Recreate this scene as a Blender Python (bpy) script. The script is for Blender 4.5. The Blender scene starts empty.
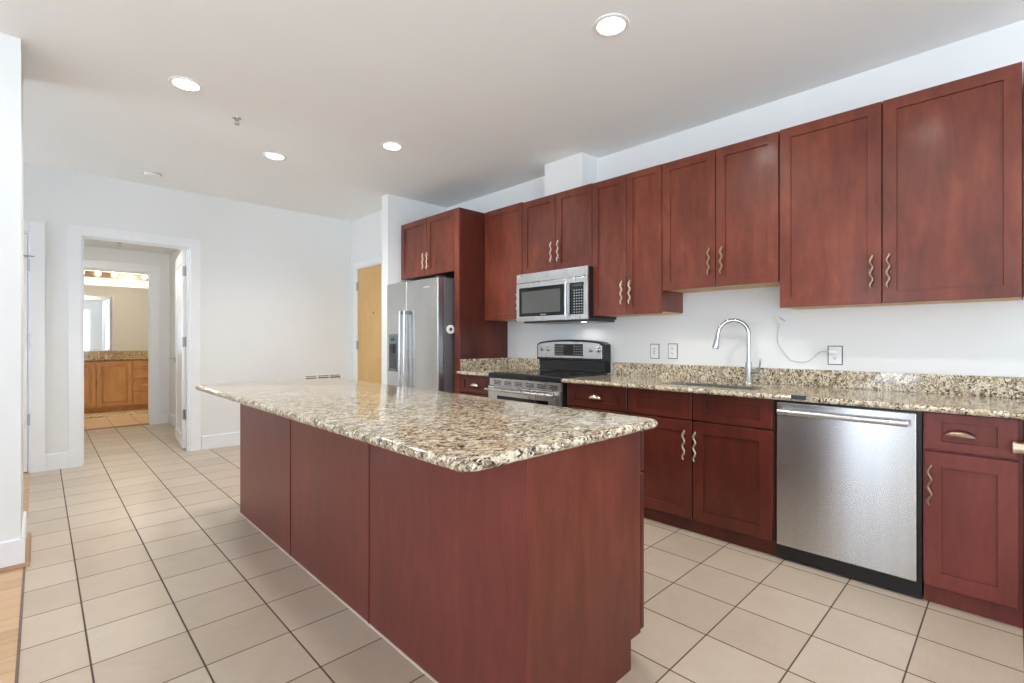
import bpy, bmesh, math, random
from mathutils import Vector, Matrix
random.seed(7)
PI = math.pi
sc = bpy.context.scene
COL = sc.collection

# ------------------------------------------------------------------ camera
YAW = 0.7732
cd = bpy.data.cameras.new('camera'); cam = bpy.data.objects.new('camera', cd); COL.objects.link(cam)
cam.location = (0, 0, 1.24); cam.rotation_euler = (PI/2, 0, -YAW)
cd.sensor_width = 36; cd.lens = 486.5/1024*36
cd.shift_x = -2.78/1024; cd.shift_y = -0.9/1024
cd.clip_start = 0.02
sc.camera = cam

# ------------------------------------------------------------------ world, exposure
w = bpy.data.worlds.new('world'); sc.world = w; w.use_nodes = True
bg = w.node_tree.nodes['Background']
# overcast sky above; brighter, cooler glow added below the horizon to lift the ceiling
_nt = w.node_tree; _tc = _nt.nodes.new('ShaderNodeTexCoord'); _sx = _nt.nodes.new('ShaderNodeSeparateXYZ'); _rp = _nt.nodes.new('ShaderNodeValToRGB')
_nt.links.new(_tc.outputs['Generated'], _sx.inputs[0]); _nt.links.new(_sx.outputs[2], _rp.inputs[0]); _nt.links.new(_rp.outputs[0], bg.inputs[0])
_e = _rp.color_ramp.elements; _e[0].position = 0.0; _e[0].color = (0.83, 0.955, 1.11, 1); _e[1].position = 0.03; _e[1].color = (0.36, 0.42, 0.49, 1)
bg.inputs[1].default_value = 7.0
sc.view_settings.view_transform = 'Standard'; sc.view_settings.look = 'None'
sc.view_settings.gamma = 1; sc.view_settings.use_curve_mapping = False
sc.view_settings.exposure = 0.26
CAN_W = 13.0       # watts of one recessed can
sc.cycles.max_bounces = 10; sc.cycles.diffuse_bounces = 6; sc.cycles.glossy_bounces = 5
sc.cycles.sample_clamp_indirect = 6

# ------------------------------------------------------------------ materials
def L(r, g, b):
    f = lambda c: ((c/255+0.055)/1.055)**2.4 if c/255 > 0.04045 else c/255/12.92
    return (f(r), f(g), f(b), 1)
class NT:
    def __init__(s, name):
        s.m = bpy.data.materials.new(name); s.m.use_nodes = True
        s.t = s.m.node_tree; s.p = s.t.nodes['Principled BSDF']
    def n(s, typ, **k):
        o = s.t.nodes.new(typ)
        for a, b in k.items():
            if a in o.inputs: o.inputs[a].default_value = b
            else: setattr(o, a, b)
        return o
    def l(s, a, b): s.t.links.new(a, b)
    def ramp(s, fac, stops):
        r = s.n('ShaderNodeValToRGB'); e = r.color_ramp.elements
        while len(e) < len(stops): e.new(0.5)
        for el, (p, c) in zip(e, stops): el.position = p; el.color = c
        s.l(fac, r.inputs[0]); return r.outputs[0]
    def pos(s, scale=(1, 1, 1), rot=(0, 0, 0)):
        g = s.n('ShaderNodeNewGeometry'); mp = s.n('ShaderNodeMapping')
        mp.inputs['Scale'].default_value = scale; mp.inputs['Rotation'].default_value = rot
        s.l(g.outputs['Position'], mp.inputs['Vector']); return mp.outputs[0]
    def noise(s, vec, scale, detail=3, rough=0.5, dist=0.0):
        o = s.n('ShaderNodeTexNoise'); o.inputs['Scale'].default_value = scale
        o.inputs['Detail'].default_value = detail; o.inputs['Roughness'].default_value = rough
        o.inputs['Distortion'].default_value = dist
        s.l(vec, o.inputs['Vector']); return o.outputs[0]
    def mix(s, fac, a, b, mode='MIX'):
        o = s.n('ShaderNodeMix', data_type='RGBA', blend_type=mode)
        if isinstance(fac, float): o.inputs[0].default_value = fac
        else: s.l(fac, o.inputs[0])
        for i, v in ((6, a), (7, b)):
            if isinstance(v, tuple): o.inputs[i].default_value = v
            else: s.l(v, o.inputs[i])
        return o.outputs[2]
    def math(s, op, a, b=0.0):
        o = s.n('ShaderNodeMath', operation=op)
        for i, v in ((0, a), (1, b)):
            if isinstance(v, (int, float)): o.inputs[i].default_value = v
            else: s.l(v, o.inputs[i])
        return o.outputs[0]
    def bump(s, h, strength=0.1, dist=0.01):
        b = s.n('ShaderNodeBump'); b.inputs['Strength'].default_value = strength; b.inputs['Distance'].default_value = dist
        s.l(h, b.inputs['Height']); s.l(b.outputs[0], s.p.inputs['Normal'])
def plain(name, col, rough=0.5, metal=0.0, var=0.03, vscale=6, bump=0.0, coat=0.0, spec=0.5):
    m = NT(name); v = m.pos()
    nz = m.noise(v, vscale, 3)
    c2 = tuple(min(1, c*(1-var*2)) for c in col[:3])+(1,)
    c3 = tuple(min(1, c*(1+var*2)) for c in col[:3])+(1,)
    m.l(m.ramp(nz, [(0.3, c2), (0.7, c3)]), m.p.inputs['Base Color'])
    m.p.inputs['Roughness'].default_value = rough; m.p.inputs['Metallic'].default_value = metal
    m.p.inputs['Coat Weight'].default_value = coat; m.p.inputs['Specular IOR Level'].default_value = spec
    if bump: m.bump(m.noise(v, 180, 2), bump, 0.002)
    return m.m
def wood(name, dark, mid, light, rough=0.36, gscale=(8, 8, 1.6), coat=0.25, fine=0.12):
    m = NT(name); v = m.pos(gscale)
    big = m.noise(m.pos((1.6, 1.6, .8)), 2.2, 4, 0.6)
    n1 = m.noise(v, 2.0, 5, 0.62, 0.6)
    n2 = m.noise(m.pos((gscale[0]*9, gscale[1]*9, gscale[2]*4)), 3.0, 3, 0.6)
    f = m.math('ADD', m.math('MULTIPLY', n1, 0.42), m.math('MULTIPLY', big, 0.58))
    f = m.math('ADD', f, m.math('MULTIPLY', m.math('SUBTRACT', n2, 0.5), fine))
    m.l(m.ramp(f, [(0.3, dark), (0.5, mid), (0.7, light)]), m.p.inputs['Base Color'])
    rr = m.n('ShaderNodeMapRange'); rr.inputs[3].default_value = rough-0.05; rr.inputs[4].default_value = rough+0.09
    m.l(big, rr.inputs[0]); m.l(rr.outputs[0], m.p.inputs['Roughness'])
    m.p.inputs['Specular IOR Level'].default_value = 0.32
    m.p.inputs['Coat Weight'].default_value = coat; m.p.inputs['Coat Roughness'].default_value = 0.16
    m.bump(n2, 0.04, 0.002)
    return m.m
def granite(name, warm=False):
    m = NT(name); v = m.pos((1, 1, 1), (0.3, 0.2, 0.6))
    base = m.ramp(m.noise(v, 13, 4, 0.6, 0.4), [(0.32, L(222, 211, 188)), (0.5, L(208, 195, 168)), (0.68, L(231, 223, 205))] if not warm else [(0.3, L(205, 172, 118)), (0.6, L(188, 152, 98)), (0.8, L(225, 200, 150))])
    tan = m.noise(m.pos((1, 1.6, 1.3), (0.5, 0.1, 0.9)), 24, 4, 0.65, 0.9)
    c = m.mix(m.ramp(tan, [(0.50, (0, 0, 0, 1)), (0.55, (1, 1, 1, 1))]), base, L(174, 154, 124))
    grey = m.noise(m.pos((1.1, 1.9, 1.4), (0.2, 0.7, 0.4)), 25, 4, 0.7, 1.2)
    c = m.mix(m.ramp(grey, [(0.53, (0, 0, 0, 1)), (0.56, (1, 1, 1, 1))]), c, L(126, 112, 94))
    blk = m.noise(m.pos((1, 2.0, 1.5), (0.9, 0.3, 0.2)), 30, 4, 0.7, 1.5)
    c = m.mix(m.ramp(blk, [(0.55, (0, 0, 0, 1)), (0.575, (1, 1, 1, 1))]), c, L(48, 42, 38))
    wht = m.noise(m.pos((1, 1, 1), (0.1, 1.1, 0.2)), 60, 3, 0.6, 0.5)
    c = m.mix(m.ramp(wht, [(0.60, (0, 0, 0, 1)), (0.68, (1, 1, 1, 1))]), c, L(238, 232, 218))
    m.l(c, m.p.inputs['Base Color'])
    m.p.inputs['Roughness'].default_value = 0.09; m.p.inputs['Specular IOR Level'].default_value = 0.6
    return m.m
def steel(name, col=(0.60, 0.60, 0.60, 1), rough=0.27, axis='z', metal=1.0, aniso=0.0):
    m = NT(name)
    sc_ = {'z': (24, 24, .6), 'y': (24, .8, 24)}[axis]
    n = m.noise(m.pos(sc_), 1.2, 2, 0.5); big = m.noise(m.pos((3, 3, 1.5)), 2, 3)
    m.l(m.ramp(n, [(0.3, tuple(c*.97 for c in col[:3])+(1,)), (0.7, tuple(min(1, c*1.02) for c in col[:3])+(1,))]), m.p.inputs['Base Color'])
    rr = m.n('ShaderNodeMapRange'); rr.inputs[3].default_value = rough-0.01; rr.inputs[4].default_value = rough+0.02
    m.l(big, rr.inputs[0]); m.l(rr.outputs[0], m.p.inputs['Roughness'])
    m.p.inputs['Metallic'].default_value = metal
    if aniso:
        m.p.inputs['Anisotropic'].default_value = aniso; m.p.inputs['Anisotropic Rotation'].default_value = 0.25
        tg = m.n('ShaderNodeTangent', direction_type='RADIAL', axis='Z'); m.l(tg.outputs[0], m.p.inputs['Tangent'])
    return m.m
def emit(name, col, s):
    m = NT(name); m.p.inputs['Base Color'].default_value = col
    m.p.inputs['Emission Color'].default_value = col; m.p.inputs['Emission Strength'].default_value = s
    return m.m
S_T, X0, Y0 = 0.3116, 0.1397, 0.2808      # tile pitch and grid origin
def tile(name, cols, grout, wx=0.0064, wy=0.0056, s=S_T, x0=X0, y0=Y0):
    m = NT(name); g = m.n('ShaderNodeNewGeometry'); sp = m.n('ShaderNodeSeparateXYZ'); m.l(g.outputs['Position'], sp.inputs[0])
    mask = []; cell = []
    for out, o, wd in ((sp.outputs[0], x0, wx), (sp.outputs[1], y0, wy)):
        u = m.math('DIVIDE', m.math('SUBTRACT', out, o - 100*s), s)
        cell.append(m.math('FLOOR', m.math('ADD', u, 0.0)))
        d = m.math('PINGPONG', u, 0.5)                      # 0 on a joint, 0.5 mid tile
        e = m.n('ShaderNodeMapRange', clamp=True); m.l(d, e.inputs[0])
        e.inputs[1].default_value = wd/2/s*0.6; e.inputs[2].default_value = wd/2/s*1.4
        mask.append(e.outputs[0])
    tl = m.math('MINIMUM', mask[0], mask[1])
    cb = m.n('ShaderNodeCombineXYZ'); m.l(cell[0], cb.inputs[0]); m.l(cell[1], cb.inputs[1])
    wn = m.n('ShaderNodeTexWhiteNoise'); m.l(cb.outputs[0], wn.inputs[0])
    nz = m.noise(m.pos(), 5.0, 5, 0.6, 0.5); fn = m.noise(m.pos((1, 5, 1)), 14, 4, 0.6)
    f = m.math('ADD', m.math('ADD', m.math('MULTIPLY', wn.outputs[0], 0.34), m.math('MULTIPLY', nz, 0.42)), m.math('MULTIPLY', fn, 0.24))
    c = m.ramp(f, [(0.2, cols[0]), (0.5, cols[1]), (0.8, cols[2])])
    m.l(m.mix(tl, grout, c), m.p.inputs['Base Color'])
    r = m.n('ShaderNodeMapRange'); r.inputs[3].default_value = 0.85; r.inputs[4].default_value = 0.33; m.l(tl, r.inputs[0])
    m.l(r.outputs[0], m.p.inputs['Roughness'])
    m.bump(m.math('ADD', tl, m.math('MULTIPLY', fn, 0.05)), 0.35, 0.002)
    return m.m
def planks(name):
    m = NT(name); g = m.n('ShaderNodeNewGeometry'); sp = m.n('ShaderNodeSeparateXYZ'); m.l(g.outputs['Position'], sp.inputs[0])
    u = m.math('DIVIDE', m.math('ADD', sp.outputs[1], 50), 0.125)
    d = m.math('PINGPONG', u, 0.5); cell = m.math('FLOOR', u)
    e = m.n('ShaderNodeMapRange', clamp=True); m.l(d, e.inputs[0]); e.inputs[1].default_value = 0.004; e.inputs[2].default_value = 0.012
    wn = m.n('ShaderNodeTexWhiteNoise', noise_dimensions='1D'); m.l(cell, wn.inputs['W'])
    gr = m.noise(m.pos((2, 26, 1)), 2.5, 5, 0.6, 0.8)
    f = m.math('ADD', m.math('MULTIPLY', wn.outputs[0], 0.4), m.math('MULTIPLY', gr, 0.6))
    c = m.ramp(f, [(0.25, L(178, 140, 100)), (0.5, L(196, 160, 120)), (0.8, L(210, 178, 140))])
    m.l(m.mix(e.outputs[0], L(120, 84, 52), c), m.p.inputs['Base Color']); m.p.inputs['Roughness'].default_value = 0.35
    return m.m

M = dict(
    wall=plain('wall_paint', L(229, 230, 228), 0.55, var=0.008, vscale=1.2, bump=0.02),
    ceil=plain('ceiling_paint', L(240, 241, 240), 0.8, var=0.008, vscale=1.0),
    trim=plain('trim_paint', L(236, 237, 238), 0.3, var=0.008),
    bathwall=plain('bath_paint', L(228, 224, 214), 0.5, var=0.01),
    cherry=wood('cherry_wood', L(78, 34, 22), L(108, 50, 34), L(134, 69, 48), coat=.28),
    cherry_panel=wood('cherry_laminate', L(96, 43, 38), L(112, 52, 46), L(126, 63, 55), rough=0.34, gscale=(14, 14, 2.2), coat=0.15, fine=0.2),
    cherry_end=wood('cherry_end_veneer', L(84, 37, 26), L(104, 49, 36), L(122, 62, 47), rough=0.38, gscale=(11, 11, 1.6), coat=.12, fine=.2),
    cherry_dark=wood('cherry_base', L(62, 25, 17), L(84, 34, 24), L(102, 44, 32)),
    cherry_edge=wood('cherry_batten', L(88, 36, 28), L(108, 46, 36), L(128, 58, 46)),
    shadow=plain('dark_gap', L(26, 14, 12), 0.8),
    raw=plain('raw_birch', L(206, 170, 122), 0.6, var=0.05),
    oak=wood('oak_wood', L(182, 126, 72), L(206, 150, 94), L(222, 170, 114)),
    honey=wood('honey_maple', L(200, 158, 96), L(212, 171, 108), L(220, 180, 120), rough=0.4, gscale=(20, 20, 1.4), fine=0.1),
    quarter=wood('oak_moulding', L(150, 112, 76), L(168, 128, 90), L(184, 144, 104)),
    quarter_dark=wood('walnut_strip', L(92, 74, 60), L(108, 88, 70), L(122, 102, 82)),
    granite=granite('granite'), granite_w=granite('granite_warm', True),
    steel=steel('brushed_steel'), steel_h=steel('brushed_steel_level', axis='y'),
    steel_door=steel('brushed_steel_door', (0.60, 0.61, 0.62, 1), 0.26, aniso=0.85),
    steel_dark=steel('grey_appliance_side', (0.20, 0.20, 0.205, 1), 0.4, metal=0.6),
    chrome=plain('chrome', (0.52, 0.53, 0.54, 1), 0.10, 1.0, var=0.01),
    nickel=plain('satin_nickel', (0.66, 0.55, 0.44, 1), 0.3, 1.0, var=0.02),
    bronze=plain('aged_bronze', (0.30, 0.20, 0.14, 1), 0.36, 1.0, var=0.04),
    hinge=plain('hinge_metal', (0.42, 0.41, 0.39, 1), 0.35, 1.0, var=0.02),
    black=plain('black_plastic', L(22, 22, 23), 0.3, var=0.05),
    glass=plain('black_glass', L(10, 10, 11), 0.05, var=0.02),
    mwglass=plain('oven_window_glass', L(84, 84, 82), 0.14, var=0.04, vscale=2),
    panelgrey=plain('panel_grey', L(60, 64, 66), 0.3),
    teal=plain('display_blue_grey', L(96, 118, 122), 0.3),
    keys=plain('key_legend', L(188, 190, 190), 0.5),
    white=plain('white_plastic', L(236, 236, 234), 0.35, var=0.01),
    offwhite=plain('off_white_caulk', L(222, 210, 198), 0.6, var=0.02),
    dgrey=plain('dark_slot', L(52, 52, 54), 0.6),
    rug=NT('rug_weave').m,
    tile=tile('floor_tile', (L(174, 157, 138), L(189, 172, 152), L(200, 185, 167)), L(80, 62, 48)),
    tile_b=tile('bath_tile', (L(200, 170, 132), L(212, 182, 144), L(222, 194, 158)), L(150, 122, 92)),
    planks=planks('oak_planks'),
    can=emit('can_glow', (1.0, 0.97, 0.92, 1), 9.0),
    bulb=emit('bulb_glow', (1.0, 0.93, 0.80, 1), 4.0),
    mirror=plain('mirror_silver', (0.86, 0.87, 0.86, 1), 0.02, 1.0, var=0.0),
    pane=None)
def mk_rug():
    m = NT('rug_pattern'); n = m.noise(m.pos((1, 1, 1)), 22, 4, 0.7, 1.6)
    m.l(m.ramp(n, [(0.4, L(120, 96, 62)), (0.5, L(206, 184, 140)), (0.62, L(226, 212, 180))]), m.p.inputs['Base Color'])
    m.p.inputs['Roughness'].default_value = 0.95; m.bump(m.noise(m.pos(), 300, 2), 0.3, 0.004)
    return m.m
M['rug'] = mk_rug()
def mk_glass():
    m = NT('window_glass'); p = m.p; p.inputs['Base Color'].default_value = (1, 1, 1, 1)
    p.inputs['Roughness'].default_value = 0.0; p.inputs['Transmission Weight'].default_value = 1.0; p.inputs['IOR'].default_value = 1.0
    return m.m
M['pane'] = mk_glass()

# ------------------------------------------------------------------ mesh helpers (world coordinates in, local to parent out)
class MB:
    def __init__(s): s.bm = bmesh.new()
    def box(s, x0, x1, y0, y1, z0, z1):
        xs, ys, zs = sorted((x0, x1)), sorted((y0, y1)), sorted((z0, z1))
        v = [s.bm.verts.new((x, y, z)) for x in xs for y in ys for z in zs]
        for f in ((0, 1, 3, 2), (4, 6, 7, 5), (0, 4, 5, 1), (2, 3, 7, 6), (0, 2, 6, 4), (1, 5, 7, 3)):
            s.bm.faces.new([v[i] for i in f])
        return s
    def prism(s, pts, axis, a, b):
        """pts: 2-D outline; axis x/y/z is the extrusion direction from a to b"""
        def P(p, t): return {'x': (t, p[0], p[1]), 'y': (p[0], t, p[1]), 'z': (p[0], p[1], t)}[axis]
        A = [s.bm.verts.new(P(p, a)) for p in pts]; B = [s.bm.verts.new(P(p, b)) for p in pts]
        n = len(pts)
        s.bm.faces.new(A); s.bm.faces.new(B[::-1])
        for i in range(n): s.bm.faces.new((A[i], B[i], B[(i+1) % n], A[(i+1) % n]))
        return s
    def tube(s, path, r, seg=10, cap=True, radii=None):
        path = [Vector(p) for p in path]; rings = []; up = None
        for i, p in enumerate(path):
            t = (path[min(i+1, len(path)-1)] - path[max(i-1, 0)]).normalized()
            if up is None:
                up = Vector((0, 0, 1)) if abs(t.z) < 0.9 else Vector((0, 1, 0))
            sx = t.cross(up).normalized(); up = sx.cross(t).normalized()
            rr = radii[i] if radii else r
            rings.append([s.bm.verts.new(p + sx*math.cos(2*PI*k/seg)*rr + up*math.sin(2*PI*k/seg)*rr) for k in range(seg)])
        for a, b in zip(rings, rings[1:]):
            for k in range(seg): s.bm.faces.new((a[k], a[(k+1) % seg], b[(k+1) % seg], b[k]))
        if cap: s.bm.faces.new(rings[0][::-1]); s.bm.faces.new(rings[-1])
        return s
    def lathe(s, prof, c, axis='z', seg=32, ring=False):
        """prof: list of (radius, height along axis from c)"""
        c = Vector(c); A = {'z': (Vector((1,0,0)), Vector((0,1,0)), Vector((0,0,1))), 'x': (Vector((0,1,0)), Vector((0,0,1)), Vector((1,0,0))), 'y': (Vector((0,0,1)), Vector((1,0,0)), Vector((0,1,0)))}[axis]
        rings = []
        for r, hh in prof:
            if r < 1e-6: rings.append([s.bm.verts.new(c + A[2]*hh)])
            else: rings.append([s.bm.verts.new(c + A[2]*hh + A[0]*r*math.cos(2*PI*k/seg) + A[1]*r*math.sin(2*PI*k/seg)) for k in range(seg)])
        for a, b in zip(rings, rings[1:]):
            for k in range(seg):
                k2 = (k+1) % seg
                if len(a) == 1: s.bm.faces.new((a[0], b[k2], b[k]))
                elif len(b) == 1: s.bm.faces.new((a[k], a[k2], b[0]))
                else: s.bm.faces.new((a[k], a[k2], b[k2], b[k]))
        if ring:
            for k in range(seg): s.bm.faces.new((rings[-1][k], rings[-1][(k+1) % seg], rings[0][(k+1) % seg], rings[0][k]))
            return s
        if len(rings[0]) > 1: s.bm.faces.new(rings[0][::-1])
        if len(rings[-1]) > 1: s.bm.faces.new(rings[-1])
        return s
    def panel_door(s, fx, back, a0, a1, z0, z1, st=0.062, rail=None, rec=0.011, axis='x', raised=False):
        """shaker slab: front at fx, back at fx=back, spans a0..a1 and z0..z1; recessed middle panel"""
        rail = rail or st
        sg = 1 if back > fx else -1
        def V(d, a, z): return s.bm.verts.new((d, a, z) if axis == 'x' else (a, d, z))
        def ring(d, i, j): return [V(d, a0+i, z0+j), V(d, a1-i, z0+j), V(d, a1-i, z1-j), V(d, a0+i, z1-j)]
        rs = [ring(back, 0, 0), ring(fx+sg*0.002, 0, 0), ring(fx, 0.002, 0.002), ring(fx, st-0.001, rail-0.001), ring(fx+sg*0.002, st, rail), ring(fx+sg*rec, st+.0005, rail+.0005)]
        if raised: rs += [ring(fx+sg*rec, st+0.012, rail+0.012), ring(fx+sg*0.001, st+0.034, rail+0.034)]
        for p, q in zip(rs, rs[1:]):
            for k in range(4): s.bm.faces.new((p[k], p[(k+1) % 4], q[(k+1) % 4], q[k]))
        s.bm.faces.new(rs[0]); s.bm.faces.new(rs[-1])
        return s
    def build(s, name, mat, parent=None, bevel=0.0, smooth=False, seg=2, kind=None):
        bmesh.ops.recalc_face_normals(s.bm, faces=s.bm.faces)
        if parent is not None:
            off = Vector(parent['_w']) if '_w' in parent else parent.location
            bmesh.ops.translate(s.bm, verts=s.bm.verts, vec=-Vector(off))
        me = bpy.data.meshes.new(name); s.bm.to_mesh(me); s.bm.free()
        if smooth:
            for f in me.polygons: f.use_smooth = True
            try: me.set_sharp_from_angle(angle=math.radians(40))
            except Exception: pass
        o = bpy.data.objects.new(name, me); COL.objects.link(o); me.materials.append(M[mat])
        if parent is not None:
            o.parent = parent
            o['_w'] = list(parent['_w']) if '_w' in parent else list(parent.location)
        if bevel:
            b = o.modifiers.new('bevel', 'BEVEL'); b.width = bevel; b.segments = seg; b.limit_method = 'ANGLE'; b.angle_limit = math.radians(40)
        if kind: o['kind'] = kind
        return o
def thing(name, label, cat, loc, group=None):
    o = bpy.data.objects.new(name, None); COL.objects.link(o); o.location = loc; o.empty_display_size = 0.1
    o['_w'] = list(loc); o['label'] = label; o['category'] = cat
    if group: o['group'] = group
    return o
def tag(o, label, cat, group=None):
    o['label'] = label; o['category'] = cat
    if group: o['group'] = group
    return o
def dup(root, loc, label=None):
    r = root.copy(); COL.objects.link(r); r.location = loc
    if label: r['label'] = label
    for ch in list(root.children):
        c = ch.copy(); COL.objects.link(c); c.parent = r
        for g in list(ch.children):
            d = g.copy(); COL.objects.link(d); d.parent = c
    return r
def struct(name, mb, mat, **k): return mb.build(name, mat, None, kind='structure', **k)

# ------------------------------------------------------------------ key planes
XW, XF, XU, XK = 3.643, 2.975, 3.303, 3.03     # wall, base door faces, upper door faces, toe kick
YF, ZC = 6.4435, 2.90                          # far wall, ceiling
XL, YB = -3.4, -3.6                            # window walls behind the camera
T = 0.12
# ------------------------------------------------------------------ room shell
struct('floor', MB().box(-0.06, XW+T, YB, 9.03, -0.05, 0), 'tile')
struct('floor', MB().box(-0.6, 1.9, 9.0301, 11.62, -0.05, 0.0), 'tile_b')
struct('floor', MB().box(XL-T, -0.0601, YB, 7.3, -0.05, 0.0), 'planks')
struct('wall_light_block', MB().box(-1.2, -0.2, 7.3, 7.4, 0, 2.6).box(-1.3, -1.2, YF+T, 7.4, 0, 2.6).box(-1.2, -0.2, YF+T, 7.3, 2.5, 2.6), 'wall')  # unseen walls added behind the white door to block outside light under it
struct('trim_1', MB().box(-0.066, -0.056, YB, 3.78, 0.0, 0.003), 'quarter_dark')
struct('ceiling', MB().box(XL-T, XW+T, YB-T, YF+T, ZC, ZC+0.1), 'ceil')
struct('wall_right', MB().box(XW, XW+T, YB-T, YF+T, 0, ZC), 'wall')
# far wall with two openings (white door at left, doorway to hall)
DL0, DL1, DLZ = -0.98, -0.067, 2.255
HO0, HO1, HOZ = 0.293, 1.205, 2.285
fw = MB()
for a, b, z0, z1 in ((XL-T, DL0, 0, ZC), (DL0, DL1, DLZ, ZC), (DL1, HO0, 0, ZC), (HO0, HO1, HOZ, ZC), (HO1, XW, 0, ZC)): fw.box(a, b, YF, YF+T, z0, z1)
struct('wall_far', fw, 'wall')
# wall with the maple door, and the stub wall beside the fridge
struct('wall_entry', MB().box(3.1, 3.22, 5.09, 5.36, 0, ZC).box(3.1, 3.22, 5.36, 6.27, 2.225, ZC).box(3.1, 3.22, 6.27, YF, 0, ZC), 'wall')
struct('wall_stub', MB().box(2.82, XW, 4.947, 5.09, 0, ZC), 'wall')
struct('wall_pillar', MB().box(XL, -0.075, 3.815, 4.375, 0, ZC), 'wall')
struct('wall_chase', MB().box(3.415, XW, 2.651, 3.095, 2.575, ZC), 'wall')
# window walls behind the camera (openings let the daylight in)
struct('wall_left', MB().box(XL-T, XL, YB-T, -2.9, 0, ZC).box(XL-T, XL, -2.9, -0.35, 2.55, ZC).box(XL-T, XL, -2.9, -0.35, 0, 0.15)
       .box(XL-T, XL, -0.35, 1.1, 0, ZC).box(XL-T, XL, 1.1, 2.1, 2.55, ZC).box(XL-T, XL, 1.1, 2.1, 0, 0.15).box(XL-T, XL, 2.1, 4.9, 0, ZC).box(XL-T, XL, 4.9, 6.3, 2.6, ZC).box(XL-T, XL, 4.9, 6.3, 0, 0.15).box(XL-T, XL, 6.3, YF, 0, ZC), 'wall')
struct('wall_back', MB().box(XL, -2.3, YB-T, YB, 0, ZC).box(-2.3, 1.5, YB-T, YB, 2.55, ZC).box(-2.3, 1.5, YB-T, YB, 0, 0.15).box(1.5, XW, YB-T, YB, 0, ZC), 'wall')
def window(n, axis, c, a0, a1, z0, z1, nm):
    o = thing('window_%d' % n, '', '', (c, (a0+a1)/2, z0) if axis == 'x' else ((a0+a1)/2, c, z0))
    del o['label']; del o['category']; o['kind'] = 'structure'
    f = MB()
    def bx(p, q, r, s_, d=0.03): (f.box(c-d, c+d, p, q, r, s_) if axis == 'x' else f.box(p, q, c-d, c+d, r, s_))
    bx(a0, a0+.06, z0, z1); bx(a1-.06, a1, z0, z1); bx(a0+.06, a1-.06, z0, z0+.06); bx(a0+.06, a1-.06, z1-.06, z1)
    for i in range(1, nm):
        m = a0+(a1-a0)*i/nm; bx(m-.03, m+.03, z0+.06, z1-.06)
    f.build('window_frame', 'trim', o)
window(1, 'x', XL-0.06, -2.9, -0.35, 0.15, 2.55, 2)
window(2, 'x', XL-0.06, 1.1, 2.1, 0.15, 2.55, 1)
window(4, 'x', XL-0.06, 4.9, 6.3, 0.15, 2.60, 2)  # unseen window added to brighten the far wall and ceiling
window(3, 'y', YB-0.06, -2.3, 1.5, 0.15, 2.55, 3)

# baseboards
def bb_y(name, x0, x1, y, h=0.155, t=0.016, top=True, sg=-1):
    struct(name, MB().prism([(y, 0), (y+sg*t, 0), (y+sg*t, h-.008), (y+sg*(t-.006), h), (y, h)], 'x', x0, x1), 'trim')
def bb_x(name, y0, y1, x, h=0.155, t=0.016, sg=-1):
    struct(name, MB().prism([(x, 0), (x+sg*t, 0), (x+sg*t, h-.008), (x+sg*(t-.006), h), (x, h)], 'y', y0, y1), 'trim')
bb_y('baseboard_far', 0.036, 0.201, YF); bb_y('baseboard_far', 1.311, 3.1, YF)
bb_y('baseboard_far', -3.4, -1.1, YF)
bb_x('baseboard_entry', 6.355, YF-.018, 3.1); 
bb_y('baseboard_stub', 2.82, 2.95, 4.947); bb_x('baseboard_stub', 4.93, 5.09, 2.82)
bb_y('baseboard_pillar', XL, -0.059, 3.815); bb_x('baseboard_pillar', 3.8005, 4.39, -0.075, sg=1)
# little oak quarter round wrapping the pillar
q = MB().prism([(3.7985, 0.0005), (3.780, 0.0005), (3.782, 0.010), (3.788, 0.016), (3.7985, 0.018)], 'x', XL, -0.038)
q.prism([(-0.0575, 0.0005), (-0.038, 0.0005), (-0.040, 0.010), (-0.047, 0.016), (-0.0575, 0.018)], 'y', 3.7985, 4.39)
struct('trim_2', q, 'quarter')
bb_x('baseboard_left', 3.2, 3.8, XL, sg=1); bb_x('baseboard_left', -3.5, 3.2, XL, h=0.14, sg=1)

# door casings: far wall
def casing_y(name, a0, a1, zt, y, w=0.102, t=0.02, plinth=True):
    """flat casing round an opening a0..a1 (x), on the camera side of a wall at y"""
    m = MB().box(a0-w, a0, y-t, y, 0, zt+w).box(a1, a1+w, y-t, y, 0, zt+w).box(a0, a1, y-t, y, zt, zt+w)
    m.box(a0-w-.003, a0, y-t-.005, y-t, 0, 0.17).box(a1, a1+w+.003, y-t-.005, y-t, 0, 0.17)
    struct(name, m, 'trim', bevel=0.002)
def jamb_y(name, a0, a1, zt, y0, y1, t=0.012, stop=True):
    m = MB().box(a0, a0+t, y0, y1, 0, zt).box(a1-t, a1, y0, y1, 0, zt).box(a0+t, a1-t, y0, y1, zt-t, zt)
    if stop:
        ym = y0+0.045; m.box(a0+t, a0+t+.01, ym, ym+.03, 0, zt-t).box(a1-t-.01, a1-t, ym, ym+.03, 0, zt-t).box(a0+t+.01, a1-t-.01, ym, ym+.03, zt-t-.01, zt-t)
    struct(name, m, 'trim')
casing_y('trim_3', DL0, DL1, DLZ+.005, YF); jamb_y('trim_4', DL0, DL1, DLZ, YF, YF+T)
casing_y('trim_5', HO0, HO1, HOZ-.005, YF, w=0.095); jamb_y('trim_6', HO0, HO1, HOZ, YF, YF+T)

def hinge(parent, x, y, z, h=0.1, w=0.014, face='y'):
    m = MB()
    if face == 'y': m.box(x-w, x, y-.0025, y, z-h/2, z+h/2).tube([(x, y-.006, z-h/2-.006), (x, y-.006, z+h/2+.006)], .006, 10)
    else: m.box(x-.0025, x, y-w, y, z-h/2, z+h/2).tube([(x-.006, y, z-h/2-.006), (x-.006, y, z+h/2+.006)], .006, 10)
    return m.build('hinge', 'hinge', parent)
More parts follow.
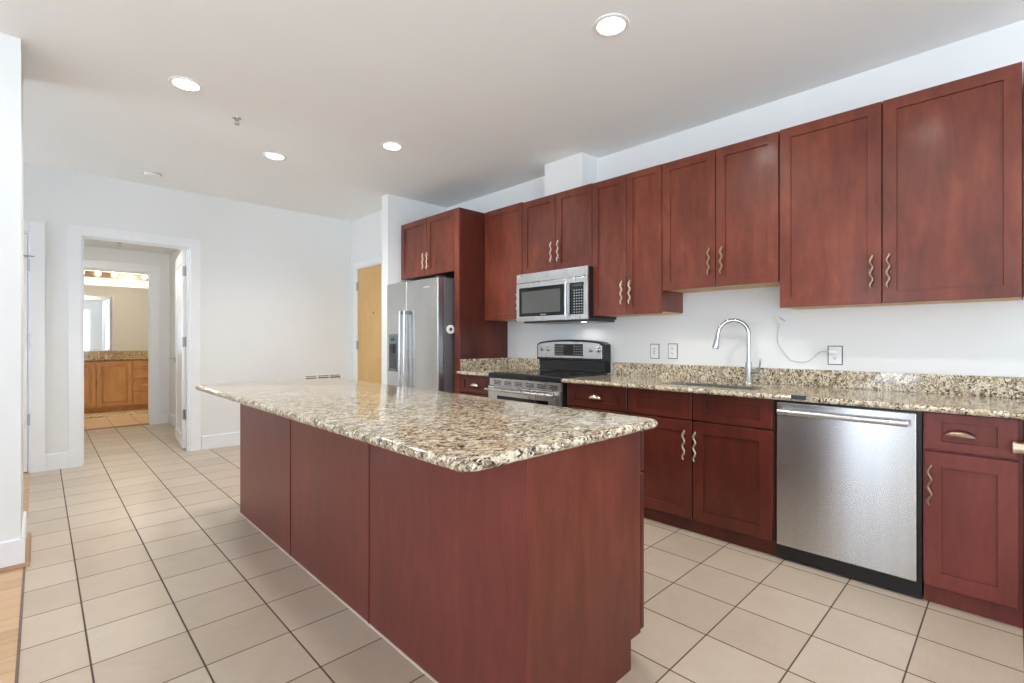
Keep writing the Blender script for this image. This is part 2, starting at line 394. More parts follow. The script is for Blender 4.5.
# white door at far left, closed
d = bpy.data.objects.new('door_1', None); COL.objects.link(d); d.location = (DL1, YF, 0); d['_w'] = list(d.location); d['kind'] = 'structure'
MB().panel_door(YF+0.004, YF+0.044, DL0+.016, DL1-.016, 0.012, DLZ-.016, st=0.12, rail=0.14, axis='y').build('leaf', 'trim', d)
for z in (1.95, 1.24, 0.5): hinge(d, DL1-.004, YF+0.002, z)
MB().tube([(DL1-.07, YF-.018, 2.03), (DL1+.03, YF-.018, 2.03)], .006, 10).tube([(DL1-.06, YF-.018, 2.03), (DL1-.06, YF+.003, 2.03)], .005, 8).lathe([(0, -.005), (.011, -.005), (.011, .008), (0, .008)], (DL1-.07, YF-.018, 2.03), 'x', 12).build('door_stop', 'hinge', d)
MB().tube([(DL1-.06, YF+.003, 0.47), (DL1-.06, YF-.05, 0.47)], .006, 10).lathe([(0, -.012), (.013, -.008), (.013, .0), (0, .0)], (DL1-.06, YF-.048, 0.47), 'y', 14).build('door_stop', 'white', d)

# hall behind the doorway
HB, HR, HZ = 8.90, 1.40, 2.545
struct('ceiling', MB().box(-0.2, 1.52, YF+T, HB, HZ, HZ+.08), 'ceil')
struct('wall_hall_right', MB().box(HR, HR+.12, YF+T, HB, 0, HZ), 'wall')
struct('wall_hall_left', MB().box(-0.2, -0.08, YF+T, HB, 0, HZ), 'wall')
BO0, BO1, BOZ = 0.33, 1.172, 2.245
struct('wall_hall_back', MB().box(-0.72, BO0, HB, HB+.13, 0, 2.7).box(BO0, BO1, HB, HB+.13, BOZ, 2.7).box(BO1, 2.02, HB, HB+.13, 0, 2.7), 'wall')
casing_y('trim_7', BO0, BO1, BOZ, HB, w=0.105); jamb_y('trim_8', BO0, BO1, BOZ, HB, HB+.13)
bb_x('baseboard_hall_right', YF+T, HB, HR); bb_y('baseboard_hall_back', BO1+.106, HR-.017, HB)
struct('trim_9', MB().box(BO0+.012, BO1-.012, HB+.02, HB+.12, 0, 0.012), 'quarter', bevel=.003)

# open hall door, seen edge on, hinged on the right jamb
HY = YF+T
d = bpy.data.objects.new('door_2', None); COL.objects.link(d); d.location = (HO1, HY, 0); d['_w'] = list(d.location); d['kind'] = 'structure'
th = math.radians(-5.0)
leaf = MB().panel_door(-0.038, 0.0, 0.012, 0.875, 0.015, HOZ-.02, st=0.12, rail=0.14, axis='x')
def rotz(mb, ang, off):
    bmesh.ops.rotate(mb.bm, verts=mb.bm.verts, cent=(0, 0, 0), matrix=Matrix.Rotation(ang, 3, 'Z')); bmesh.ops.translate(mb.bm, verts=mb.bm.verts, vec=off); return mb
rotz(leaf, th, (HO1-.014, HY+.006, 0)).build('leaf', 'trim', d)
for z in (2.03, 1.225, 0.40):
    MB().box(HO1-.0145, HO1-.012, HY-.045, HY-.004, z-.055, z+.055).box(HO1-.050, HO1-.016, HY+.0135, HY+.0165, z-.055, z+.055).tube([(HO1-.016, HY+.002, z-.06), (HO1-.016, HY+.002, z+.06)], .007, 10).build('hinge', 'hinge', d)
for z in (1.83, 0.66):
    MB().box(HO1-.0145, HO1-.012, HY-.03, HY-.008, z-.035, z+.035).build('strike_plate', 'hinge', d)
hn = MB().lathe([(0, .02), (.028, .02), (.026, -.010), (.010, -.014), (.010, -.065), (0, -.065)], (HO1+.012, HY+.80, 1.0), 'x', 20).tube([(HO1-.048, HY+.80, 1.0), (HO1-.056, HY+.75, 1.003), (HO1-.056, HY+.69, 1.0)], .009, 10)
hn.build('door_handle', 'hinge', d, smooth=True)

# maple entry door
d = bpy.data.objects.new('door_3', None); COL.objects.link(d); d.location = (3.1, 6.27, 0); d['_w'] = list(d.location); d['kind'] = 'structure'
MB().box(3.108, 3.153, 5.375, 6.255, 0.01, 2.215).build('leaf', 'honey', d, bevel=.002)
MB().box(3.088, 3.1, 6.27, 6.345, 0, 2.30).box(3.088, 3.1, 5.29, 5.36, 0, 2.30).box(3.088, 3.1, 5.36, 6.27, 2.225, 2.30).box(3.1, 3.22, 6.257, 6.27, 0, 2.225).box(3.1, 3.22, 5.36, 5.373, 0, 2.225).box(3.1, 3.22, 5.373, 6.257, 2.2165, 2.225).build('door_frame', 'trim', d, bevel=.001)
for z in (1.98, 1.18, 0.35): MB().box(3.1, 3.107, 6.225, 6.262, z-.055, z+.055).tube([(3.096, 6.262, z-.058), (3.096, 6.262, z+.058)], .009, 10).build('hinge', 'hinge', d)
MB().lathe([(0, -.004), (.008, -.004), (.010, .003)], (3.106, 5.815, 1.60), 'x', 16).build('peephole', 'dgrey', d)
MB().lathe([(0, -.055), (.012, -.055), (.012, -.012), (.03, -.010), (.03, .002), (0, .002)], (3.106, 5.45, 1.0), 'x', 20).tube([(3.055, 5.45, 1.0), (3.05, 5.56, 1.0)], .009, 10).build('door_handle', 'hinge', d, smooth=True)

# ------------------------------------------------------------------ handles
def wavy(parent, x, y, zc, h=0.185, mat='nickel', r=0.0068):
    """wavy bar pull standing off a face at x, facing -x"""
    n = 36; p = []; rad = []
    for i in range(n+1):
        t = i/n; p.append((x-.024, y+.0065*math.sin(t*PI*5.6), zc-h/2+h*t)); rad.append(r*(0.55+0.45*min(1, min(t, 1-t)*10)))
    m = MB().tube(p, r, 10, radii=rad)
    for zz in (zc-h/2+.03, zc+h/2-.03):
        t = (zz-(zc-h/2))/h; m.tube([(x-.024, y+.0065*math.sin(t*PI*5.6), zz), (x-.0005, y+.0065*math.sin(t*PI*5.6), zz)], .0045, 8)
    return m.build('handle', mat, parent, smooth=True)
def cup_pull(parent, x, y, z, w=0.11, mat='nickel'):
    """half-moon cup pull on a drawer face at x, facing -x"""
    m = MB(); n, k = 16, 6; rows = []
    for j in range(k+1):
        b = j/k*PI/2*0.98
        row = []
        for i in range(n+1):
            a = PI*i/n
            row.append(m.bm.verts.new((x-.001-.024*math.sin(b)*(0.25+0.75*math.sin(a)), y+w/2*math.cos(a)*(1-.0*b), z-.012+.030*math.sin(a)*math.cos(b))))
        rows.append(row)
    for a, b in zip(rows, rows[1:]):
        for i in range(n): m.bm.faces.new((a[i], a[i+1], b[i+1], b[i]))
    o = m.build('pull', mat, parent, smooth=True)
    s_ = o.modifiers.new('solid', 'SOLIDIFY'); s_.thickness = 0.002
    return o

# ------------------------------------------------------------------ upper cabinets
DT = 0.020
def upper(label, y0, y1, z0, z1, doors, hz=None, hmat='nickel', mat='cherry', xf=XU, filler=0.0):
    t = thing('wall_cabinet', label, 'cabinet', (XW-.001, (y0+y1)/2, z0), 'wall cabinets')
    m = MB().box(xf+DT+.002, XW-.001, y0+.0015, y1-.0015, z0+.012, z1-.004)
    m.build('body', mat, t, bevel=.001)
    MB().box(xf+DT+.012, XW-.006, y0+.010, y1-.010, z0+.004, z0+.0115).build('bottom_panel', 'raw', t)
    if filler: MB().box(xf+.004, xf+DT+.0015, y1-filler+.002, y1-.002, z0+.004, z1-.004).build('filler', mat, t, bevel=.001)
    for a, b, hy in doors:
        dd = MB().panel_door(xf, xf+DT, a+.0028, b-.0028, z0, z1-.003, st=min(.062, (b-a)*.17)).build('door', mat, t)
        if hy is not None: wavy(dd, xf, hy, (hz if hz else z0+.175), mat=hmat)
    return t
upper('tall wide two-door cherry wall cabinet, last on the right above the dishwasher', -0.032, 1.021, 1.445, 2.556, [(-0.032, 0.503, 0.474), (0.503, 1.021, 0.548)], hmat='bronze')
MB().box(XU+.004, XW-.002, -0.085, -0.0335, 1.45, 2.547).build('x', 'cherry') and None
o = bpy.data.objects['x']; o.name = 'filler_strip'; tag(o, 'narrow cherry filler strip at the far right end of the wall cabinets', 'filler')
upper('short two-door cherry wall cabinet above the sink, bottom higher than its neighbours', 1.023, 1.822, 1.610, 2.553, [(1.023, 1.422, 1.376), (1.422, 1.822, 1.462)], hmat='bronze')
upper('narrow tall two-door cherry wall cabinet between microwave and sink cabinet', 1.824, 2.460, 1.445, 2.555, [(1.824, 2.125, 2.088), (2.125, 2.460, 2.162)])
upper('two-door cherry wall cabinet directly above the microwave', 2.462, 3.284, 1.862, 2.560, [(2.462, 2.862, 2.822), (2.862, 3.284, 2.902)])
upper('tall single-door cherry wall cabinet left of the microwave', 3.286, 3.838, 1.447, 2.570, [(3.286, 3.790, 3.330)], filler=0.048)

# fridge surround
t = thing('end_panel', 'full-height cherry side panel standing right of the refrigerator', 'panel', (3.3, 3.88, 0))
MB().box(2.995, XW-.001, 3.842, 3.862, 0.0, 2.565).build('side_sheet', 'cherry_dark', t, bevel=.001)
MB().box(2.975, 2.994, 3.842, 3.918, 0.0, 2.565).build('front_stile', 'cherry', t, bevel=.002)
t = thing('wall_cabinet', 'deep two-door cherry cabinet above the stainless refrigerator', 'cabinet', (3.3, 4.42, 1.94), 'wall cabinets')
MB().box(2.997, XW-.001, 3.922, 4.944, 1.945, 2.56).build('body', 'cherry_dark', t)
for a, b, hy in ((3.922, 4.410, 4.372), (4.410, 4.925, 4.452)):
    dd = MB().panel_door(2.975, 2.995, a+.0028, b-.0028, 1.94, 2.565, st=.062).build('door', 'cherry', t)
    wavy(dd, 2.975, hy, 2.095, h=.18)

# ------------------------------------------------------------------ base cabinets
ZT = 0.908
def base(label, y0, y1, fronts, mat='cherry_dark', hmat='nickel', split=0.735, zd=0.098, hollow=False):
    """fronts: list of ('door'|'drawer'|'false', y0, y1, handle y or None)"""
    t = thing('base_cabinet', label, 'cabinet', (3.33, (y0+y1)/2, 0), 'base cabinets')
    if hollow:
        m = MB().box(XF+DT+.002, XW-.001, y0+.001, y0+.019, 0.10, ZT-.002).box(XF+DT+.002, XW-.001, y1-.019, y1-.001, 0.10, ZT-.002).box(XF+DT+.002, XW-.001, y0+.019, y1-.019, 0.10, .12)
        m.box(XW-.02, XW-.001, y0+.019, y1-.019, .12, ZT-.002).box(XF+DT+.002, XF+DT+.02, y0+.019, y1-.019, ZT-.04, ZT-.002).box(XF+DT+.002, XF+DT+.02, (y0+y1)/2-.02, (y0+y1)/2+.02, .12, ZT-.04).box(XF+DT+.002, XF+DT+.02, y0+.019, y1-.019, .70, .75)
        m.box(XK, XW-.02, y0+.001, y1-.001, 0.0, 0.10)
    else: m = MB().box(XF+DT+.002, XW-.001, y0+.001, y1-.001, 0.10, ZT-.002).box(XK, XW-.02, y0+.001, y1-.001, 0.0, 0.10)
    m.build('body', mat, t)
    for kind, a, b, hy in fronts:
        if kind == 'door':
            dd = MB().panel_door(XF, XF+DT, a+.003, b-.003, zd, split-.012, st=min(.07, (b-a)*.2), rail=.068).build('door', mat, t)
            if hy is not None: wavy(dd, XF, hy, 0.572, h=.19, mat=hmat)
        else:
            dd = MB().panel_door(XF, XF+DT, a+.003, b-.003, split, ZT-.004, st=min(.07, (b-a)*.2), rail=.040).build('drawer', mat, t)
            if kind == 'drawer' and hy is not None: cup_pull(dd, XF, hy, 0.816, mat=hmat)
    return t
base('small cherry base cabinet with one drawer, between refrigerator panel and range', 3.352, 3.840, [('drawer', 3.354, 3.838, 3.60), ('door', 3.354, 3.838, 3.40)])
base('cherry base cabinet with cup-pull drawer, just right of the range', 1.912, 2.468, [('drawer', 1.912, 2.462, 2.187), ('door', 1.912, 2.462, 2.42)], mat='cherry_dark')
base('wide cherry sink base cabinet with two tall doors and two plain drawer fronts', 0.946, 1.910, [('false', 0.952, 1.428, None), ('false', 1.432, 1.908, None), ('door', 0.952, 1.428, 1.405), ('door', 1.432, 1.908, 1.478)], hollow=True)
base('narrow reddish cherry base cabinet with drawer and door, right of the dishwasher', -0.030, 0.300, [('drawer', -0.018, 0.296, 0.168), ('door', -0.018, 0.296, 0.272)], mat='cherry_panel', hmat='bronze')
# next unit, only its stile and the end of a fat bar handle reach into the picture
t = thing('base_cabinet', 'cherry base cabinet at the right edge with a thick round bar handle', 'cabinet', (3.3, -0.33, 0), 'base cabinets')
MB().box(XF+DT, XW-.001, -0.64, -0.032, 0.10, ZT-.002).box(XK, XW-.02, -0.64, -0.032, 0, 0.10).build('body', 'cherry_dark', t)
dd = MB().panel_door(XF, XF+DT-.001, -0.63, -0.036, 0.098, ZT-.004, st=.07).build('door', 'cherry_panel', t)
MB().tube([(XF-.055, .006, 0.792), (XF-.055, .001, 0.792), (XF-.055, -.010, 0.792), (XF-.055, -.0101, 0.792), (XF-.055, -0.58, 0.792)], .026, 18, radii=[.024, .031, .031, .026, .026]).tube([(XF-.055, -.06, .792), (XF+.001, -.06, .792)], .014, 12).tube([(XF-.055, -.54, .792), (XF+.001, -.54, .792)], .014, 12).build('handle', 'nickel', dd, smooth=True)

# ------------------------------------------------------------------ countertops on the wall run
def rounded(x0, x1, y0, y1, rs, n=7):
    """outline with corner radii rs = (x0y0, x1y0, x1y1, x0y1)"""
    out = []
    for (cx, cy, r, a0) in ((x0, y0, rs[0], PI), (x1, y0, rs[1], 1.5*PI), (x1, y1, rs[2], 0), (x0, y1, rs[3], .5*PI)):
        ox = cx + (r if cx == x0 else -r); oy = cy + (r if cy == y0 else -r)
        if r == 0: out.append((cx, cy)); continue
        for i in range(n+1):
            a = a0 + i/n*PI/2; out.append((ox+r*math.cos(a), oy+r*math.sin(a)))
    return out
ZG0, ZG1 = 0.910, 0.941
t = thing('countertop', 'long speckled granite countertop over sink and dishwasher', 'countertop', (3.3, 0.9, ZG0))
SX0, SX1, SY0, SY1 = 3.085, 3.455, 1.10, 1.72
m = MB().box(2.94, SX0, -0.64, 2.472, ZG0, ZG1).box(SX1, XW-.0005, -0.64, 2.472, ZG0, ZG1).box(SX0, SX1, -0.64, SY0, ZG0, ZG1).box(SX0, SX1, SY1, 2.472, ZG0, ZG1)
bmesh.ops.remove_doubles(m.bm, verts=m.bm.verts, dist=1e-5)
m.build('slab', 'granite', t)
m = MB().tube([(2.941, -0.64, (ZG0+ZG1)/2), (2.941, 2.471, (ZG0+ZG1)/2)], (ZG1-ZG0)/2-.0003, 16); m.build('rounded_edge', 'granite', t, smooth=True)
MB().box(XW-.022, XW-.001, -0.64, 2.472, ZG1, 1.050).build('backsplash', 'granite', t, bevel=.002)
t = thing('countertop', 'short speckled granite countertop left of the range, against the refrigerator panel', 'countertop', (3.3, 3.58, ZG0))
MB().box(2.94, XW-.0005, 3.350, 3.840, ZG0, ZG1).build('slab', 'granite', t, bevel=.009, seg=3)
MB().box(XW-.022, XW-.001, 3.350, 3.8395, ZG1, 1.055).box(2.99, XW-.022, 3.820, 3.8395, ZG1, 1.055).build('backsplash', 'granite', t, bevel=.002)

# sink and faucet
t = thing('sink', 'stainless undermount sink basin set into the granite countertop', 'sink', ((SX0+SX1)/2, (SY0+SY1)/2, 0.70))
m = MB(); b = 0.71
m.box(SX0+.002, SX0+.006, SY0+.002, SY1-.002, b, ZG1-.014).box(SX1-.006, SX1-.002, SY0+.002, SY1-.002, b, ZG1-.014).box(SX0+.006, SX1-.006, SY0+.002, SY0+.006, b, ZG1-.014).box(SX0+.006, SX1-.006, SY1-.006, SY1-.002, b, ZG1-.014).box(SX0+.002, SX1-.002, SY0+.002, SY1-.002, b-.004, b)
m.build('basin', 'steel', t)
MB().lathe([(0, 0), (.04, 0), (.045, .004), (.03, .003), (0, .001)], ((SX0+SX1)/2, (SY0+SY1)/2, b), 'z', 24).build('drain', 'chrome', t)
FX, FY = 3.535, 1.288
t = thing('faucet', 'chrome gooseneck pull-down kitchen faucet behind the sink', 'faucet', (FX, FY, ZG1))
MB().lathe([(0, 0), (.028, 0), (.028, .006), (.024, .012), (.022, .13), (.019, .15), (0, .15)], (FX, FY, ZG1), 'z', 28).build('base', 'chrome', t, smooth=True)
p = [(FX, FY, ZG1+.145), (FX, FY, 1.285)]
dirx, diry = -0.35, 0.937; R_ = 0.098
for i in range(1, 17):
    a = PI*i/16*0.96; p.append((FX+dirx*R_*(1-math.cos(a)), FY+diry*R_*(1-math.cos(a)), 1.285+R_*math.sin(a)))
e = p[-1]; p.append((e[0]+dirx*.004, e[1]+diry*.004, e[2]-.015))
MB().tube(p, .0135, 16).build('spout', 'chrome', t, smooth=True)
e = p[-1]
MB().tube([e, (e[0]+dirx*.004, e[1]+diry*.004, e[2]-.03), (e[0]+dirx*.014, e[1]+diry*.014, e[2]-.085), (e[0]+dirx*.016, e[1]+diry*.016, e[2]-.10)], .018, 16, radii=[.0145, .0165, .0225, .021]).build('spray_head', 'chrome', t, smooth=True)
MB().tube([(FX, FY, ZG1+.085), (FX-.01, FY-.062, ZG1+.085)], .013, 14).lathe([(0, -.0), (.016, .0), (.016, .02), (0, .02)], (FX-.01, FY-.075, ZG1+.085), 'y', 16).tube([(FX-.01, FY-.068, ZG1+.09), (FX-.012, FY-.078, ZG1+.13), (FX-.012, FY-.083, ZG1+.175)], .006, 10).build('lever', 'chrome', t, smooth=True)
# dark clip on the counter edge over the dishwasher
tag(MB().box(2.912, 2.9245, .770, .842, ZG1-.018, ZG1+.004).box(2.9245, 2.962, .770, .842, ZG1+.0003, ZG1+.004).build('counter_clip', 'panelgrey', bevel=.002), 'small dark grey clip lying on the granite edge above the dishwasher', 'clip')

# ------------------------------------------------------------------ dishwasher
t = thing('dishwasher', 'stainless steel dishwasher with bar handle and black toe kick', 'dishwasher', (3.3, 0.62, 0))
Y0_, Y1_ = 0.304, 0.942
MB().box(XF+.03, XW-.02, Y0_, Y1_, 0.012, ZT-.004).build('tub', 'black', t)
MB().box(XF-.002, XF+.028, .320, .934, 0.094, .896).build('door_panel', 'steel_door', t, bevel=.006, seg=3)
MB().box(XK-.01, XK+.012, .306, .940, 0.004, .088).build('toe_kick', 'black', t)
MB().tube([(XF-.042, .345, .846), (XF-.042, .915, .846)], .015, 18).build('handle', 'steel_h', t, smooth=True)
for yy in (.366, .896): MB().box(XF-.034, XF-.0021, yy-.012, yy+.012, .838, .856).build('handle_post', 'steel_h', t, bevel=.002)

# ------------------------------------------------------------------ range
t = thing('range', 'stainless electric range with black glass cooktop and backguard', 'stove', (3.3, 2.89, 0))
RY0, RY1 = 2.478, 3.345
MB().box(2.955, 3.60, RY0+.002, RY1-.002, 0.03, 0.905).build('body', 'black', t)
MB().box(2.925, 3.552, RY0, RY1, 0.9055, 0.950).build('cooktop_frame', 'black', t, bevel=.008, seg=3)
MB().box(2.96, 3.53, RY0+.02, RY1-.02, 0.9505, 0.953).build('cooktop_glass', 'glass', t, bevel=.001)
for bx_, by_, br_ in ((3.12, 2.70, .10), (3.12, 3.10, .085), (3.38, 2.70, .075), (3.38, 3.10, .09)):
    MB().lathe([(br_-.003, 0), (br_, 0), (br_, .0006), (br_-.003, .0006)], (bx_, by_, .9532), 'z', 40, ring=True).build('burner_ring', 'dgrey', t)
MB().box(2.935, 2.9545, RY0+.008, RY1-.008, 0.835, 0.903).build('vent_trim', 'steel_h', t, bevel=.003)
sl = MB()
for i in range(6):
    c = RY0+.085+i*.133
    for z in (.852, .865, .878): sl.box(2.9325, 2.9349, c-.045, c+.045, z-.0035, z+.0035)
sl.build('vent_slots', 'dgrey', t)
dd = MB().box(2.918, 2.9545, RY0+.006, RY1-.006, 0.215, 0.832).build('oven_door', 'steel_h', t, bevel=.006)
MB().box(2.9165, 2.9179, RY0+.13, RY1-.13, 0.36, 0.752).build('oven_window', 'glass', dd, bevel=.0005)
MB().tube([(2.868, RY0+.03, .806), (2.868, RY1-.03, .806)], .013, 16).build('oven_handle', 'steel_h', dd, smooth=True)
for yy in (RY0+.06, RY1-.06): MB().tube([(2.868, yy, .806), (2.918, yy, .806)], .009, 10).build('handle_post', 'steel_h', dd)
MB().box(2.925, 2.9545, RY0+.006, RY1-.006, 0.06, 0.208).build('storage_drawer', 'steel_h', t, bevel=.005)
# backguard, arched top
BG = []
def arch(y0, y1, zb, zs, zm, n=20): return [(y0, zb)] + [(y0+(y1-y0)*i/n, zs+(zm-zs)*math.sin(PI*i/n)**.42) for i in range(n+1)] + [(y1, zb)]
MB().box(3.555, 3.641, RY0+.026, RY1-.060, .9525, 1.0555).build('backguard_riser', 'black', t, bevel=.004)
MB().prism(arch(RY0+.022, RY1-.028, 1.056, 1.205, 1.250), 'x', 3.545, 3.635).build('backguard', 'black', t, bevel=.006)
MB().prism(arch(RY0+.048, RY1-.050, 1.078, 1.195, 1.231), 'x', 3.536, 3.5449).build('control_panel', 'steel_h', t, bevel=.002)
dp = MB().box(3.5335, 3.5359, 2.735, 3.075, 1.098, 1.208).build('display', 'glass', t, bevel=.001)
k = MB()
for r_ in range(4):
    for c in list(range(4))+list(range(8, 12)):
        k.box(3.5325, 3.5334, 2.748+c*.0275, 2.760+c*.0275, 1.111+r_*.024, 1.117+r_*.024)
k.build('key_legend', 'keys', dp)
for yy in (2.565, 2.650, 3.160, 3.245):
    MB().lathe([(0, -.028), (.017, -.028), (.020, -.010), (.026, -.006), (.026, 0), (0, 0)], (3.5358, yy, 1.160), 'x', 24).build('knob', 'steel_h', t, smooth=True)

# ------------------------------------------------------------------ microwave
t = thing('microwave', 'stainless over-the-range microwave mounted under the cherry cabinets', 'microwave', (3.4, 2.865, 1.41))
MY0, MY1, MX = 2.446, 3.280, 3.222
MB().box(MX+.022, XW-.002, MY0, MY1, 1.425, 1.858).build('case', 'black', t, bevel=.002)
MB().box(MX+.05, XW-.002, MY0+.02, MY1-.05, 1.402, 1.4245).build('bottom_vent', 'panelgrey', t, bevel=.004)
MB().lathe([(0, -.0015), (.022, -.0015), (.022, 0), (0, 0)], (3.40, 2.62, 1.4018), 'z', 24).build('cooktop_lamp', 'can', t)
ld = bpy.data.lights.new('hood_lamp', 'SPOT'); ld.energy = 1.3; ld.color = (1, .95, .88); ld.shadow_soft_size = .06; ld.spot_size = math.radians(160)
lo = bpy.data.objects.new('lamp', ld); COL.objects.link(lo); lo.parent = t; lo.location = (.09, 2.72-2.865, -.02)
MB().box(MX+.001, MX+.0215, MY0, MY1, 1.775, 1.858).build('grille_trim', 'steel_h', t, bevel=.003)
MB().box(MX, MX+.0215, 2.572, MY1, 1.418, 1.771).build('door', 'steel_h', t, bevel=.003)
MB().box(MX, MX+.0215, MY0, 2.570, 1.418, 1.771).build('control_side', 'steel_h', t, bevel=.003)
ow = MB().box(MX-.003, MX-.0002, 2.675, 3.240, 1.462, 1.728).build('window_border', 'glass', t, bevel=.001)
MB().box(MX-.0045, MX-.0031, 2.735, 3.205, 1.492, 1.692).build('window_mesh', 'mwglass', ow)
lg = MB()
for i in range(6): lg.box(MX-.004, MX-.0031, 2.905+i*.011, 2.912+i*.011, 1.472, 1.479)
lg.build('brand_mark', 'keys', ow)
cp = MB().box(MX-.003, MX-.0002, 2.486, 2.632, 1.462, 1.728).build('keypad', 'glass', t, bevel=.001)
k = MB()
for r_ in range(9):
    for c in range(4): k.box(MX-.004, MX-.0031, 2.497+c*.026, 2.509+c*.026, 1.476+r_*.023, 1.483+r_*.023)
k.build('key_legend', 'keys', cp)
MB().box(MX-.0042, MX-.0031, 2.497, 2.595, 1.694, 1.716).build('clock', 'panelgrey', cp)
MB().tube([(MX-.036, 2.652, 1.450), (MX-.036, 2.652, 1.742)], .011, 14).build('door_handle', 'steel', t, smooth=True)
for z in (1.468, 1.724): MB().tube([(MX-.036, 2.652, z), (MX-.0003, 2.652, z)], .007, 10).build('handle_post', 'steel', t)

# ------------------------------------------------------------------ refrigerator
t = thing('refrigerator', 'stainless side-by-side refrigerator with ice dispenser and two long bar handles', 'refrigerator', (3.2, 4.43, 0))
GX, GY0, GY1 = 2.790, 3.942, 4.918
MB().box(GX+.085, 3.60, GY0+.004, GY1-.004, 0.02, 1.868).build('case', 'steel_dark', t, bevel=.003)
MB().box(GX+.03, GX+.0845, GY0+.01, GY1-.01, 0.02, 0.10).build('toe_grille', 'black', t)
gd = MB().box(GX, GX+.078, GY0, 4.508, 0.11, 1.868).build('fridge_door', 'steel_door', t, bevel=.012, seg=4)
fd = MB().box(GX, GX+.078, 4.514, GY1, 0.11, 1.868).build('freezer_door', 'steel_door', t, bevel=.012, seg=4)
for yy, pr in ((4.468, gd), (4.556, fd)):
    MB().tube([(GX-.052, yy, 0.62), (GX-.056, yy, 0.70), (GX-.058, yy, 1.05), (GX-.056, yy, 1.48), (GX-.052, yy, 1.555)], .013, 14).build('handle', 'steel', pr, smooth=True)
    for z in (.64, 1.535): MB().box(GX-.052, GX+.0005, yy-.011, yy+.011, z-.018, z+.018).build('handle_post', 'steel_dark', pr, bevel=.002)
MB().box(GX-.003, GX-.0005, 4.690, 4.872, 0.900, 1.310).build('dispenser_frame', 'steel_dark', fd, bevel=.001)
MB().box(GX-.006, GX-.0031, 4.70, 4.862, 1.215, 1.300).build('dispenser_display', 'teal', fd, bevel=.001)
MB().box(GX-.0065, GX-.0061, 4.735, 4.825, 1.238, 1.262).box(GX-.0065, GX-.0061, 4.735, 4.825, 1.272, 1.280).build('display_keys', 'dgrey', fd)
MB().box(GX-.005, GX-.0031, 4.705, 4.857, 0.930, 1.205).build('dispenser_bay', 'panelgrey', fd, bevel=.001)
MB().box(GX-.018, GX-.0052, 4.745, 4.815, 1.10, 1.20).build('dispenser_paddle', 'black', fd, bevel=.004)
MB().box(GX-.020, GX-.0052, 4.705, 4.857, 0.905, 0.928).build('drip_tray', 'steel_dark', fd, bevel=.002)
lg = MB()
for i in range(7): lg.box(GX-.0015, GX-.0002, 4.082+i*.015, 4.092+i*.015, 1.775, 1.789)
lg.build('brand_mark', 'keys', gd)
for yy in (GY0+.03,): MB().box(GX+.03, GX+.12, yy, yy+.05, 1.8685, 1.888).build('hinge_cover', 'dgrey', t, bevel=.004)
mg = thing('magnet', 'round white ring magnet clinging to the refrigerator side', 'magnet', (2.945, GY0+.0035, 1.352))
MB().lathe([(.018, 0), (.045, 0), (.045, -.012), (.040, -.018), (.022, -.018), (.018, -.012)], (2.945, GY0+.0035, 1.352), 'y', 32, ring=True).build('ring', 'white', mg, smooth=True)
MB().lathe([(0, -.001), (.0175, -.001), (.0175, -.011), (0, -.011)], (2.945, GY0+.0035, 1.352), 'y', 24).build('face', 'panelgrey', mg)

# ------------------------------------------------------------------ island
ZI = 0.896
IX0, IX1, IY0, IY1 = 1.03, 1.660, 1.005, 3.885
t = thing('kitchen_island', 'long cherry kitchen island cabinet with three plain back panels', 'island', (1.33, 2.45, 0))
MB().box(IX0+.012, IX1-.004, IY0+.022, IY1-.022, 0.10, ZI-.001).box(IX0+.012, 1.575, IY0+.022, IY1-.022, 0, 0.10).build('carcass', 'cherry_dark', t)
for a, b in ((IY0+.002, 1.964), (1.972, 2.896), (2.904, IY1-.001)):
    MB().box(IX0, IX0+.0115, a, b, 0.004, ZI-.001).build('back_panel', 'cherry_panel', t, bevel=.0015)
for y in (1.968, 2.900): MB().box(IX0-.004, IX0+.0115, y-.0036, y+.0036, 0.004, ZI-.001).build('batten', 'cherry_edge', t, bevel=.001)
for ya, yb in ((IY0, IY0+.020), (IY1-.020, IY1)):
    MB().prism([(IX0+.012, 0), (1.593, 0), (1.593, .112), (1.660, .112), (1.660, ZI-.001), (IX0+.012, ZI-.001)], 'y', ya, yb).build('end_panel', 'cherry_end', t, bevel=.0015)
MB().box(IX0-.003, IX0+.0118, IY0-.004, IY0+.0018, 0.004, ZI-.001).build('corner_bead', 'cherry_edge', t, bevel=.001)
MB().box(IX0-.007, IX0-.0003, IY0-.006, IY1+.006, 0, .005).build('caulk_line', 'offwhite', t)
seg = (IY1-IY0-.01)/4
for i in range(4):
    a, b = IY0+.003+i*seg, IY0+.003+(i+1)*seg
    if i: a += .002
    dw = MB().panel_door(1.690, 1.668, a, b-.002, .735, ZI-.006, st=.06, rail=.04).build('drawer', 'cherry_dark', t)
    dr = MB().panel_door(1.690, 1.668, a, b-.002, .122, .723, st=.062).build('door', 'cherry_dark', t)
